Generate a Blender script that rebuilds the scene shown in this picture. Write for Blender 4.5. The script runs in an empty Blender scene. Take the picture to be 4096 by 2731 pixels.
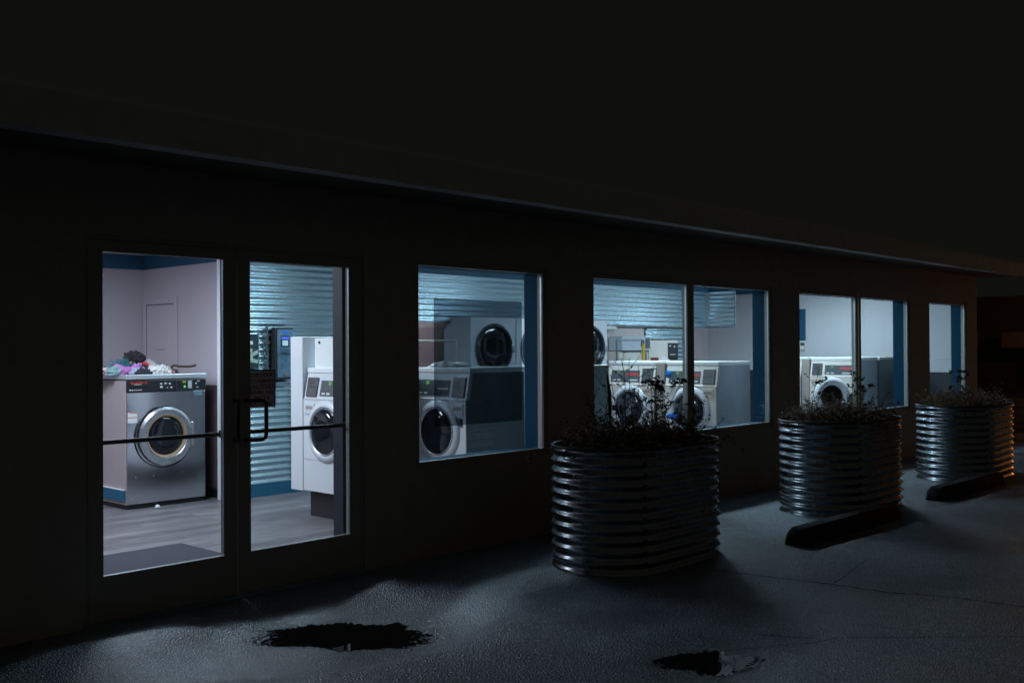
import bpy, bmesh, math, random
from mathutils import Vector, Matrix, noise
R = math.radians; PI = math.pi
S = bpy.context.scene
COL = S.collection

# ---------------------------------------------------------------- camera, world, exposure
cam = bpy.data.objects.new('camera', bpy.data.cameras.new('camera')); COL.objects.link(cam)
S.camera = cam
YAW, PITCH, ROLL = 0.820257801, 0.00590671617, -0.00566227825
fw = Vector((math.sin(YAW)*math.cos(PITCH), math.cos(YAW)*math.cos(PITCH), math.sin(PITCH)))
rt = Vector((math.cos(YAW), -math.sin(YAW), 0)); up = rt.cross(fw)
rt, up = (math.cos(ROLL)*rt + math.sin(ROLL)*up), (-math.sin(ROLL)*rt + math.cos(ROLL)*up)
cam.matrix_world = Matrix.Translation((0, -5.5, 1.505)) @ Matrix((rt, up, -fw)).transposed().to_4x4()
cam.data.sensor_width = 36; cam.data.lens = 36*4071.57/4096
cam.data.clip_start = .05; cam.data.clip_end = 500

w = bpy.data.worlds.new('World'); S.world = w; w.use_nodes = True
bg = w.node_tree.nodes['Background']
bg.inputs['Color'].default_value = (1.0, 0.98, 0.78, 1)       # overcast night sky, faint town glow
bg.inputs['Strength'].default_value = 0.0050

vs = S.view_settings
vs.view_transform = 'Standard'; vs.look = 'None'; vs.gamma = 1; vs.use_curve_mapping = False
vs.exposure = 0.0
S.cycles.max_bounces = 10; S.cycles.transparent_max_bounces = 16
S.cycles.sample_clamp_indirect = 4
S.cycles.caustics_reflective = False; S.cycles.caustics_refractive = False

def lamp(name, typ, loc, energy, color, **k):
    d = bpy.data.lights.new(name, typ); d.energy = energy; d.color = color
    for a, b in k.items(): setattr(d, a, b)
    o = bpy.data.objects.new(name, d); COL.objects.link(o); o.location = loc
    return o
# very dim fill added behind the camera to lift the dark facade
sun = lamp('facade_fill', 'SUN', (0, -20, 10), 0.017, (1, .97, .78), angle=R(170))
sun.rotation_euler = (R(82), 0, R(-25))
# sodium street lamp round the corner of the building
sodium = lamp('sodium_lamp', 'POINT', (23.0, -1.95, 1.35), 60, (1, .33, .07), shadow_soft_size=.12)
sodium2 = lamp('sodium_lamp', 'POINT', (34.6, 1.6, 3.6), 60, (1, .33, .07), shadow_soft_size=.12)

LAMPC = (.66, .86, 1.0)
LAMPL = 42.0

# ---------------------------------------------------------------- materials
MATS = {}
def mat(name, col, rough=.5, metal=0, bump=0, bscale=60, var=0, vscale=8, emit=None, es=0, spec=.5, coat=0, stretch=None):
    if name in MATS: return MATS[name]
    m = bpy.data.materials.new(name); m.use_nodes = True; n = m.node_tree.nodes; l = m.node_tree.links
    b = n['Principled BSDF']
    b.inputs['Base Color'].default_value = (*col, 1); b.inputs['Roughness'].default_value = rough
    b.inputs['Metallic'].default_value = metal; b.inputs['Specular IOR Level'].default_value = spec
    b.inputs['Coat Weight'].default_value = coat
    if emit: b.inputs['Emission Color'].default_value = (*emit, 1); b.inputs['Emission Strength'].default_value = es
    if var or bump:
        tc = n.new('ShaderNodeTexCoord'); mp = n.new('ShaderNodeMapping'); l.new(tc.outputs['Object'], mp.inputs[0])
        if stretch: mp.inputs['Scale'].default_value = stretch
    if var:
        t = n.new('ShaderNodeTexNoise'); t.inputs['Scale'].default_value = vscale; t.inputs['Detail'].default_value = 6
        l.new(mp.outputs[0], t.inputs[0])
        mr = n.new('ShaderNodeMapRange'); mr.inputs[1].default_value = .3; mr.inputs[2].default_value = .7
        mr.inputs[3].default_value = 1-var; mr.inputs[4].default_value = 1+var*.6
        l.new(t.outputs['Fac'], mr.inputs[0])
        hm = n.new('ShaderNodeVectorMath'); hm.operation = 'SCALE'; hm.inputs[0].default_value = col
        l.new(mr.outputs[0], hm.inputs['Scale']); l.new(hm.outputs[0], b.inputs['Base Color'])
        m2 = n.new('ShaderNodeMapRange'); m2.inputs[1].default_value = .3; m2.inputs[2].default_value = .7
        m2.inputs[3].default_value = max(.03, rough-.4*var); m2.inputs[4].default_value = min(1, rough+.4*var)
        l.new(t.outputs['Fac'], m2.inputs[0]); l.new(m2.outputs[0], b.inputs['Roughness'])
    if bump:
        t = n.new('ShaderNodeTexNoise'); t.inputs['Scale'].default_value = bscale; t.inputs['Detail'].default_value = 4
        l.new(mp.outputs[0], t.inputs[0])
        bp = n.new('ShaderNodeBump'); bp.inputs['Strength'].default_value = bump; bp.inputs['Distance'].default_value = .01
        l.new(t.outputs['Fac'], bp.inputs['Height']); l.new(bp.outputs[0], b.inputs['Normal'])
    MATS[name] = m
    return m

def glass_mat(name, tint, refl=1.0):
    m = bpy.data.materials.new(name); m.use_nodes = True; n = m.node_tree.nodes; l = m.node_tree.links
    n.clear(); o = n.new('ShaderNodeOutputMaterial'); t = n.new('ShaderNodeBsdfTransparent'); g = n.new('ShaderNodeBsdfGlossy')
    t.inputs[0].default_value = (*tint, 1); g.inputs['Roughness'].default_value = .012
    f = n.new('ShaderNodeFresnel'); f.inputs[0].default_value = 1.5; mx = n.new('ShaderNodeMixShader')
    mu = n.new('ShaderNodeMath'); mu.operation = 'MULTIPLY'; mu.inputs[1].default_value = refl
    ge = n.new('ShaderNodeNewGeometry'); ior = n.new('ShaderNodeMapRange'); ior.inputs[3].default_value = 1.5; ior.inputs[4].default_value = 1/1.5
    l.new(ge.outputs['Backfacing'], ior.inputs[0]); l.new(ior.outputs[0], f.inputs[0])   # thin pane: same reflectance from either side
    l.new(f.outputs[0], mu.inputs[0]); l.new(mu.outputs[0], mx.inputs[0]); l.new(t.outputs[0], mx.inputs[1]); l.new(g.outputs[0], mx.inputs[2])
    l.new(mx.outputs[0], o.inputs[0])
    return m
GLASS = glass_mat('pane_glass', (.93, .965, .975), .8)
FILM = glass_mat('tinted_film', (.50, .54, .57), .5)

M_fac = mat('dark_stucco', (.56, .51, .41), .9, bump=.3, bscale=90, var=.1)
M_frame = mat('dark_frame', (.50, .46, .37), .85, spec=.2)
M_black = mat('black_paint', (.012, .012, .013), .45)
M_alu = mat('satin_aluminium', (.34, .40, .46), .4, 1)
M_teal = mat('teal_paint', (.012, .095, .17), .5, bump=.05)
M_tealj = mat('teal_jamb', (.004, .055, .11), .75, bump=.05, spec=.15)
M_wall = mat('mauve_wall_paint', (.52, .475, .515), .75, bump=.08, bscale=140, var=.05, vscale=2)
M_wallp = mat('pink_wall_paint', (.74, .64, .64), .75, bump=.08, bscale=140, var=.05, vscale=2)
M_wallb = mat('pale_wall_paint', (.66, .675, .70), .75, bump=.08, bscale=140, var=.04, vscale=2)
M_beige = mat('beige_wall_paint', (.62, .55, .52), .75, bump=.08, bscale=140, var=.05, vscale=2)
M_wains = mat('brown_wainscot', (.10, .075, .088), .5, bump=.05, var=.1)
M_ceil = mat('ceiling_paint', (.68, .66, .68), .9, bump=.1, bscale=200)
M_white = mat('white_enamel', (.66, .69, .72), .32, bump=.02, bscale=400, var=.04, vscale=3)
M_whiteb = mat('old_white_enamel', (.72, .67, .61), .35, bump=.02, bscale=400, var=.07, vscale=4)
M_side = mat('grey_side_panel', (.13, .18, .20), .38, bump=.02, bscale=300, var=.12, vscale=2.5)
M_sided = mat('grey_back_panel', (.36, .42, .46), .42, bump=.02, bscale=300, var=.12, vscale=2.5)
M_cream = mat('cream_plastic', (.62, .53, .42), .45, var=.06)
M_gap = mat('beige_filler', (.36, .31, .28), .6, var=.1)
M_lid = mat('white_laminate', (.8, .83, .82), .3)
M_steel = mat('brushed_steel', (.64, .65, .70), .17, 1, var=.04, vscale=3)
M_ring = mat('steel_ring', (.62, .64, .68), .28, 1, var=.08, vscale=10)
M_brass = mat('tan_gasket', (.30, .21, .14), .5)
M_dglass = mat('dark_door_glass', (.006, .008, .012), .08, coat=.3)
M_panel = mat('control_panel_black', (.014, .015, .018), .3)
M_cgrey = mat('console_grey', (.085, .095, .105), .35)
M_coin = mat('coin_box_grey', (.11, .115, .12), .4, .4, var=.2, vscale=40)
M_red = mat('red_print', (.55, .035, .02), .5)
M_redl = mat('red_label', (.5, .06, .06), .5)
M_prnt = mat('pale_print', (.6, .62, .64), .5)
M_green = mat('green_led', (.05, .3, .05), .4, emit=(.25, 1, .12), es=.55)
M_yel = mat('yellow_led', (.3, .3, .03), .4, emit=(.8, .9, .1), es=.35)
M_blueled = mat('blue_screen', (.02, .05, .4), .3, emit=(.12, .2, 1), es=.8)
M_galv = mat('galvanised_steel', (.34, .37, .40), .27, 1, var=.05, vscale=9)
M_corr = mat('corrugated_steel', (.64, .82, .89), .26, 1)
M_soil = mat('dark_soil', (.02, .015, .012), 1, bump=1, bscale=50)
M_twig = mat('dry_stem', (.085, .05, .03), .85, var=.35, vscale=20)
M_seed = mat('dry_seed_head', (.05, .032, .02), .95, var=.35, vscale=40)
M_leaf = mat('withered_leaf', (.12, .07, .035), .9, var=.5, vscale=9)
M_conc = mat('rough_concrete', (.022, .022, .022), .9, bump=.5, bscale=60, var=.2)
M_sign = mat('brown_sign', (.17, .125, .12), .6)
_n = M_sign.node_tree; _t = _n.nodes.new('ShaderNodeBsdfTranslucent'); _t.inputs[0].default_value = (.27, .22, .21, 1)
_m = _n.nodes.new('ShaderNodeMixShader'); _m.inputs[0].default_value = .6; _n.links.new(_n.nodes['Principled BSDF'].outputs[0], _m.inputs[1]); _n.links.new(_t.outputs[0], _m.inputs[2]); _n.links.new(_m.outputs[0], _n.nodes['Material Output'].inputs[0])
M_signt = mat('sign_lettering', (.012, .011, .011), .6)
M_clear = mat('clear_sign_holder', (.32, .40, .44), .35)

# floor: grey vinyl planks
def floor_mat():
    m = bpy.data.materials.new('vinyl_planks'); m.use_nodes = True; n = m.node_tree.nodes; l = m.node_tree.links; b = n['Principled BSDF']
    tc = n.new('ShaderNodeTexCoord'); mp = n.new('ShaderNodeMapping'); l.new(tc.outputs['Object'], mp.inputs[0])
    mp.inputs['Rotation'].default_value = (0, 0, R(0))
    br = n.new('ShaderNodeTexBrick'); l.new(mp.outputs[0], br.inputs[0])
    br.inputs['Scale'].default_value = 1; br.inputs['Brick Width'].default_value = 1.2; br.inputs['Row Height'].default_value = .15
    br.inputs['Mortar Size'].default_value = .0015; br.inputs['Bias'].default_value = 0
    br.inputs['Color1'].default_value = (.10, .093, .098, 1); br.inputs['Color2'].default_value = (.19, .177, .185, 1); br.inputs['Mortar'].default_value = (.05, .047, .05, 1)
    mp2 = n.new('ShaderNodeMapping'); mp2.inputs['Scale'].default_value = (2, 22, 1); l.new(tc.outputs['Object'], mp2.inputs[0])
    t = n.new('ShaderNodeTexNoise'); t.inputs['Scale'].default_value = 2; t.inputs['Detail'].default_value = 8; l.new(mp2.outputs[0], t.inputs[0])
    mr = n.new('ShaderNodeMapRange'); mr.inputs[1].default_value = .3; mr.inputs[2].default_value = .7; mr.inputs[3].default_value = .5; mr.inputs[4].default_value = 1.45
    l.new(t.outputs['Fac'], mr.inputs[0]); s = n.new('ShaderNodeVectorMath'); s.operation = 'SCALE'
    l.new(br.outputs['Color'], s.inputs[0]); l.new(mr.outputs[0], s.inputs['Scale']); l.new(s.outputs[0], b.inputs['Base Color'])
    b.inputs['Roughness'].default_value = .42
    return m
M_floor = floor_mat()

# asphalt: wet, grainy; puddle edges wetter
PUD = [((3.56, -.90), .60, .42), ((4.28, -2.79), .30, .24)]
def asphalt_mat():
    m = bpy.data.materials.new('wet_asphalt'); m.use_nodes = True; n = m.node_tree.nodes; l = m.node_tree.links; b = n['Principled BSDF']
    tc = n.new('ShaderNodeTexCoord')
    def nz(sc, det=4):
        t = n.new('ShaderNodeTexNoise'); t.inputs['Scale'].default_value = sc; t.inputs['Detail'].default_value = det; l.new(tc.outputs['Object'], t.inputs[0]); return t.outputs['Fac']
    def mr(x, a, b_, c, d, st='LINEAR'):
        q = n.new('ShaderNodeMapRange'); q.interpolation_type = st
        for i, v in enumerate((a, b_, c, d)): q.inputs[i+1].default_value = v
        l.new(x, q.inputs[0]); return q.outputs[0]
    def mt(op, a, b_):
        q = n.new('ShaderNodeMath'); q.operation = op
        for i, v in enumerate((a, b_)):
            if isinstance(v, (int, float)): q.inputs[i].default_value = v
            else: l.new(v, q.inputs[i])
        return q.outputs[0]
    # wetness: large damp patches plus rings round the puddles
    wet = mr(nz(.9, 5), .42, .62, 0, 1, 'SMOOTHSTEP')
    pudring = 0.0
    for (cx, cy), a, c in PUD:
        mp = n.new('ShaderNodeMapping'); mp.inputs['Scale'].default_value = (1/a, 1/c, 0); mp.inputs['Location'].default_value = (-cx/a, -cy/c, 0)
        l.new(tc.outputs['Object'], mp.inputs[0]); ln = n.new('ShaderNodeVectorMath'); ln.operation = 'LENGTH'; l.new(mp.outputs[0], ln.inputs[0])
        ring = mr(ln.outputs['Value'], .8, 1.9, 1, 0, 'SMOOTHSTEP')
        wet = mt('MAXIMUM', wet, ring); pudring = mt('MAXIMUM', pudring, ring)
    gr = nz(140, 2); gr2 = nz(60, 3); gr3 = nz(9, 4)
    vo = n.new('ShaderNodeTexVoronoi'); vo.inputs['Scale'].default_value = 95; l.new(tc.outputs['Object'], vo.inputs[0])
    col = n.new('ShaderNodeMix'); col.data_type = 'RGBA'
    col.inputs['A'].default_value = (.12, .165, .21, 1); col.inputs['B'].default_value = (.05, .07, .095, 1); l.new(wet, col.inputs['Factor'])
    sc = n.new('ShaderNodeVectorMath'); sc.operation = 'SCALE'; l.new(col.outputs['Result'], sc.inputs[0])
    l.new(mt('MULTIPLY', mr(gr, .38, .62, 0.0, 2.5), mr(gr3, .3, .7, .7, 1.3)), sc.inputs['Scale'])
    l.new(sc.outputs[0], b.inputs['Base Color'])
    rg = mt('ADD', mr(wet, 0, 1, .55, .36), mt('ADD', mr(gr, .35, .65, .16, -.16), mr(gr3, .3, .7, -.05, .05)))
    l.new(mt('MULTIPLY', pudring, mr(gr, .4, .6, .2, 1)), b.inputs['Coat Weight']); b.inputs['Coat Roughness'].default_value = .14
    cb = n.new('ShaderNodeBump'); cb.inputs['Strength'].default_value = .5; cb.inputs['Distance'].default_value = .012
    l.new(gr2, cb.inputs['Height']); l.new(cb.outputs[0], b.inputs['Coat Normal'])
    l.new(rg, b.inputs['Roughness'])
    h = mt('ADD', mt('MULTIPLY', vo.outputs['Distance'], 1.0), mt('ADD', mt('MULTIPLY', gr, .9), mt('MULTIPLY', gr2, .45)))
    bp = n.new('ShaderNodeBump'); bp.inputs['Strength'].default_value = .8; l.new(mt('ADD', .010, mt('MULTIPLY', pudring, .004)), bp.inputs['Distance'])
    l.new(h, bp.inputs['Height']); l.new(bp.outputs[0], b.inputs['Normal'])
    b.inputs['IOR'].default_value = 2.0; b.inputs['Specular IOR Level'].default_value = .75
    return m
M_asph = asphalt_mat()
M_water = mat('puddle_water', (.004, .004, .005), .03, bump=.015, bscale=12)
def ragged_shore(m):   # aggregate standing clear of the water towards the shoreline
    n = m.node_tree.nodes; l = m.node_tree.links; b = n['Principled BSDF']
    tc = n.new('ShaderNodeTexCoord'); out = None
    for (cx, cy), a, c in (((3.56, -.90), .56, .52), ((4.28, -2.80), .32, .29)):
        mp = n.new('ShaderNodeMapping'); mp.inputs['Scale'].default_value = (1/a, 1/c, 0); mp.inputs['Location'].default_value = (-cx/a, -cy/c, 0)
        l.new(tc.outputs['Object'], mp.inputs[0]); ln = n.new('ShaderNodeVectorMath'); ln.operation = 'LENGTH'; l.new(mp.outputs[0], ln.inputs[0])
        if out is None: out = ln.outputs['Value']
        else:
            q = n.new('ShaderNodeMath'); q.operation = 'MINIMUM'; l.new(out, q.inputs[0]); l.new(ln.outputs['Value'], q.inputs[1]); out = q.outputs[0]
    t = n.new('ShaderNodeTexNoise'); t.inputs['Scale'].default_value = 48; t.inputs['Detail'].default_value = 5; l.new(tc.outputs['Object'], t.inputs[0])
    r = n.new('ShaderNodeMapRange'); r.inputs[1].default_value = .45; r.inputs[2].default_value = 1.05; r.inputs[3].default_value = .24; r.inputs[4].default_value = .66; l.new(out, r.inputs[0])
    g = n.new('ShaderNodeMath'); g.operation = 'LESS_THAN'; l.new(t.outputs['Fac'], g.inputs[0]); l.new(r.outputs[0], g.inputs[1])
    tr = n.new('ShaderNodeBsdfTransparent'); mx = n.new('ShaderNodeMixShader'); l.new(g.outputs[0], mx.inputs[0]); l.new(b.outputs[0], mx.inputs[1]); l.new(tr.outputs[0], mx.inputs[2])
    l.new(mx.outputs[0], n['Material Output'].inputs[0])
ragged_shore(M_water)

# ---------------------------------------------------------------- mesh builder
class MB:
    def __init__(s): s.v = []; s.f = []
    def add(s, vs, fs):
        o = len(s.v); s.v += [tuple(x) for x in vs]; s.f += [tuple(i+o for i in q) for q in fs]; return s
    def box(s, x0, y0, z0, x1, y1, z1):
        return s.add([(x0,y0,z0),(x1,y0,z0),(x1,y1,z0),(x0,y1,z0),(x0,y0,z1),(x1,y0,z1),(x1,y1,z1),(x0,y1,z1)],
                     [(3,2,1,0),(4,5,6,7),(0,1,5,4),(1,2,6,5),(2,3,7,6),(3,0,4,7)])
    def prism(s, poly, a, b, axis='x'):
        # poly: points in the other two coords; extruded from a to b along axis
        def P(p, t):
            return {'x': (t, p[0], p[1]), 'y': (p[0], t, p[1]), 'z': (p[0], p[1], t)}[axis]
        n = len(poly)
        return s.add([P(p, a) for p in poly] + [P(p, b) for p in poly],
                     [tuple(range(n-1, -1, -1)), tuple(range(n, 2*n))] + [(i, (i+1) % n, n+(i+1) % n, n+i) for i in range(n)])
    def lathe(s, prof, c=(0,0,0), seg=48, axis='y', cap=True, sq=(1, 1)):
        # prof: (radius, offset along axis)
        vs = []
        for r, t in prof:
            for k in range(seg):
                a = 2*PI*k/seg; p, q = r*math.cos(a)*sq[0], r*math.sin(a)*sq[1]
                vs.append({'y': (c[0]+p, c[1]+t, c[2]+q), 'z': (c[0]+p, c[1]+q, c[2]+t), 'x': (c[0]+t, c[1]+p, c[2]+q)}[axis])
        fs = []
        for j in range(len(prof)-1):
            for k in range(seg):
                fs.append((j*seg+k, j*seg+(k+1) % seg, (j+1)*seg+(k+1) % seg, (j+1)*seg+k))
        if cap:
            fs.append(tuple(range(seg-1, -1, -1))); m = (len(prof)-1)*seg; fs.append(tuple(m+k for k in range(seg)))
        return s.add(vs, fs)
    def tube(s, pts, r, seg=10, closed=False):
        pts = [Vector(p) for p in pts]; n = len(pts); vs = []
        rr = r if isinstance(r, (list, tuple)) else [r]*n
        u = None
        for i, p in enumerate(pts):
            a = pts[i-1] if (i or closed) else p; b = pts[(i+1) % n] if (i < n-1 or closed) else p
            t = (b-a).normalized() if (b-a).length > 1e-9 else Vector((0, 0, 1))
            if u is None: u = t.orthogonal().normalized()
            else:
                u = u - t*u.dot(t)
                u = u.normalized() if u.length > 1e-6 else t.orthogonal().normalized()
            w_ = t.cross(u)
            for k in range(seg):
                g = 2*PI*k/seg; vs.append(p + (u*math.cos(g)+w_*math.sin(g))*rr[i])
        fs = []
        for i in range(n if closed else n-1):
            j = (i+1) % n
            for k in range(seg): fs.append((i*seg+k, i*seg+(k+1) % seg, j*seg+(k+1) % seg, j*seg+k))
        if not closed: fs += [tuple(range(seg-1, -1, -1)), tuple((n-1)*seg+k for k in range(seg))]
        return s.add(vs, fs)
    def build(s, name, m, parent=None, smooth=False, bevel=0, kind=None):
        me = bpy.data.meshes.new(name); me.from_pydata(s.v, [], s.f); me.validate()
        bm = bmesh.new(); bm.from_mesh(me); bmesh.ops.recalc_face_normals(bm, faces=bm.faces); bm.to_mesh(me); bm.free()
        me.materials.append(m)
        o = bpy.data.objects.new(name, me); COL.objects.link(o)
        if smooth: me.shade_smooth() if smooth is True else me.shade_auto_smooth(angle=smooth) if hasattr(me, 'shade_auto_smooth') else me.shade_smooth()
        if smooth and smooth is not True:
            me.shade_smooth(); me.set_sharp_from_angle(angle=smooth)
        if parent: o.parent = parent
        if bevel:
            b = o.modifiers.new('bevel', 'BEVEL'); b.width = bevel; b.segments = 2; b.limit_method = 'ANGLE'; b.angle_limit = R(40)
        if kind: o['kind'] = kind
        return o
SM = R(35)
def tag(o, label, cat, group=None):
    o['label'] = label; o['category'] = cat
    if group: o['group'] = group
    return o
def thing(name, label, cat, loc=(0,0,0), rz=0, group=None):
    o = bpy.data.objects.new(name, None); o.empty_display_size = .1; COL.objects.link(o)
    o.location = loc; o.rotation_euler = (0, 0, rz)
    return tag(o, label, cat, group)
def text(name, s, size, m, parent, loc, rot=(PI/2, 0, 0), ax='CENTER', ext=.001, sx=1, spacing=1.0, bold=0):
    c = bpy.data.curves.new(name, 'FONT'); c.body = s; c.size = size; c.align_x = ax; c.align_y = 'CENTER'
    c.extrude = ext; c.space_line = spacing; c.offset = bold; c.materials.append(m)
    tmp = bpy.data.objects.new(name, c); COL.objects.link(tmp)
    dg = bpy.context.evaluated_depsgraph_get(); me = bpy.data.meshes.new_from_object(tmp.evaluated_get(dg))
    bpy.data.objects.remove(tmp)
    o = bpy.data.objects.new(name, me); COL.objects.link(o)
    o.parent = parent; o.location = loc; o.rotation_euler = rot; o.scale = (sx, 1, 1)
    return o
def copy_tree(o, parent=None):
    c = o.copy(); COL.objects.link(c)
    if parent: c.parent = parent
    for ch in o.children: copy_tree(ch, c)
    return c

# ---------------------------------------------------------------- ground
GND = -.02
def gp(p, f=.9744): return (p[0]*f, -5.5+(p[1]+5.5)*f)
def sstep(a, b, x):
    t = min(1, max(0, (x-a)/(b-a))); return t*t*(3-2*t)
def gz(x, y):
    if y > 0: return -.015 if y < .105 else -.13
    m = 1.0; d = 0
    for (cx, cy), a, c, dep in ((*PUD[0], .10), (*PUD[1], .012)):
        r = math.hypot((x-cx)/a, (y-cy)/c); k = 1-sstep(1.05, 2.1, r); d += dep*k; m = min(m, sstep(.9, 1.5, r))
    e = sstep(0, .25, -y)
    return -.02*e-.015*(1-e) + e*(m*.009*noise.noise(Vector((x*1.3, y*1.3, 0))) - d*sstep(0, .3, -y))
xs_ = [-60, -20] + [-2+.1*i for i in range(241)] + [40, 120]; ys_ = [40, .11, .10, 0] + [-.08*i for i in range(1, 88)] + [-12, -60]
nx_ = len(xs_)
MB().add([(x, y, gz(x, y)) for y in ys_ for x in xs_], [(r*nx_+c, r*nx_+c+1, (r+1)*nx_+c+1, (r+1)*nx_+c) for r in range(len(ys_)-1) for c in range(nx_-1)]).build('ground', M_asph, kind='structure', smooth=True)
random.seed(4)
def puddle(cx, cy, pts, name='puddle'):
    f, zw = (1.038, -.1165) if cy > -2 else (.981, -.0285)
    cx, cy = gp((cx, cy), f); vs = [(cx+(gp(p, f)[0]-cx)*1.14, cy+(gp(p, f)[1]-cy)*1.06, zw) for p in pts]
    # roughen the outline
    out = []
    for i in range(len(vs)):
        a = Vector(vs[i]); b = Vector(vs[(i+1) % len(vs)])
        for k in range(40):
            p = a.lerp(b, k/40); nn = noise.noise(p*9)*.06 + noise.noise(p*38)*.045 + noise.noise(p*110)*.03
            d = Vector((p.x-cx, p.y-cy, 0)).normalized(); out.append(p+d*nn)
    o = MB().add([(cx, cy, zw)]+out, [(0, i+1, (i+1) % len(out)+1) for i in range(len(out))])
    ob = o.build(name, M_water, kind='structure'); return ob
puddle(3.4, -1.05, [(3.01,-.80),(3.14,-.72),(3.26,-.68),(3.43,-.75),(3.59,-.83),(3.63,-1.01),(3.74,-1.05),(3.71,-1.26),(3.75,-1.52),(3.49,-1.43),(3.31,-1.24),(3.21,-1.05),(3.10,-.92)])
puddle(4.36, -2.74, [(4.19,-2.52),(4.34,-2.57),(4.53,-2.69),(4.55,-2.83),(4.54,-2.95),(4.38,-2.92),(4.22,-2.91),(4.23,-2.78),(4.14,-2.66)])
# tar-sealed joints in the asphalt
def crack(pts, wd, seed):
    random.seed(seed); vs = []; fs = []; pts = [gp(p) for p in pts]
    P = []
    for i in range(len(pts)-1):
        for k in range(14):
            t = k/14; P.append((pts[i][0]*(1-t)+pts[i+1][0]*t, pts[i][1]*(1-t)+pts[i+1][1]*t))
    P.append(pts[-1])
    for i, (x, y) in enumerate(P):
        a = P[max(0, i-1)]; b = P[min(len(P)-1, i+1)]; d = Vector((b[0]-a[0], b[1]-a[1])).normalized()
        nx, ny = -d.y, d.x; j = random.uniform(-.35, .35)*wd + noise.noise(Vector((x*9, y*9, seed)))*.012; ww = wd*random.uniform(.35, 1)
        vs += [(x+nx*(j+ww), y+ny*(j+ww), gz(x, y)+.003), (x+nx*(j-ww), y+ny*(j-ww), gz(x, y)+.003)]
    for i in range(len(P)-1): fs.append((2*i, 2*i+1, 2*i+3, 2*i+2))
    MB().add(vs, fs).build('asphalt_crack', mat('tar_joint', (.006, .006, .006), .9), kind='structure')
crack([(6.05,-1.45),(6.20,-1.73),(6.24,-2.10),(6.33,-2.50),(6.35,-2.83),(6.46,-3.11),(6.6,-4.2)], .009, 1)
crack([(4.97,-2.70),(5.02,-2.82),(5.08,-2.95)], .005, 2)
crack([(4.62,-2.69),(4.86,-2.88),(5.01,-2.99),(5.19,-3.04),(5.40,-3.29),(6.1,-4.0)], .004, 3)
crack([(6.36,-2.46),(6.72,-2.40),(7.24,-2.30)], .0035, 5)

# ---------------------------------------------------------------- building shell
BLD = thing('laundromat_building', 'long low dark laundromat with lit windows and doors along its front', 'building', (9, 0, 0))
BLD.location = (0, 0, 0)
GX = [(4.910, 6.267), (6.939, 8.397), (8.514, 10.0), (10.694, 12.163), (12.312, 13.786), (14.56, 15.959)]
GZ0, GZ1 = .679, 2.107
DX = [(2.574, 3.332), (3.513, 4.287)]; DZ0, DZ1 = .25, 2.051
FRW = .045
# front wall from boxes round the openings
fwm = MB(); Y0, Y1 = -.012, .20
ops = [(2.46, 4.40, -.02, 2.14)]
ops += [(4.910-FRW, 6.267+FRW, GZ0-FRW, GZ1+FRW), (6.939-FRW, 10.0+FRW, GZ0-FRW, GZ1+FRW), (10.694-FRW, 13.786+FRW, GZ0-FRW, GZ1+FRW), (14.56-FRW, 15.959+FRW, GZ0-FRW, GZ1+FRW)]
x = -4.0
for (a, b, z0, z1) in ops:
    fwm.box(x, Y0, -.1, a, Y1, 2.72)
    if z0 > 0: fwm.box(a, Y0, -.1, b, Y1, z0)
    fwm.box(a, Y0, z1, b, Y1, 2.72)
    x = b
fwm.box(x, Y0, -.1, 16.45, Y1, 2.72)
fwm.build('front_wall', M_fac, BLD)
MB().box(16.30, .201, -.1, 16.45, 8.2, 2.72).build('end_wall', M_fac, BLD)
MB().box(-4, 8.0, -.1, 16.30, 8.2, 2.72).build('rear_wall', M_fac, BLD)
MB().box(-4, .201, -.1, -3.8, 8.0, 2.72).build('end_wall', M_fac, BLD)
# roof: shallow pitch; soffit painted dark inside, pale outside for its lit outer edge
MB().prism([(-.62, 2.725), (8.7, 2.725), (8.7, 2.9), (4, 3.40), (-.62, 2.76)], -4.3, 16.75, 'x').build('roof', mat('roof_shingle', (.8, .78, .68), .9, bump=.4, bscale=40), BLD)
MB().box(-4.3, -.47, 2.556, 16.75, -.0135, 2.58).build('soffit', mat('shaded_soffit_paint', (.16, .145, .12), .8), BLD)  # inner board coloured dark for the shade next to the wall
MB().box(-4.3, -.62, 2.553, 16.75, -.4705, 2.578).build('lit_eave_board', mat('lit_eave_paint', (.85, .86, .88), .35, var=.1, vscale=2), BLD)  # outer strip of the soffit, painted pale for light along the eave
MB().box(-4.3, -.645, 2.543, 16.75, -.622, 2.73).build('fascia', mat('fascia_paint', (.72, .70, .60), .7, var=.1), BLD)

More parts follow.
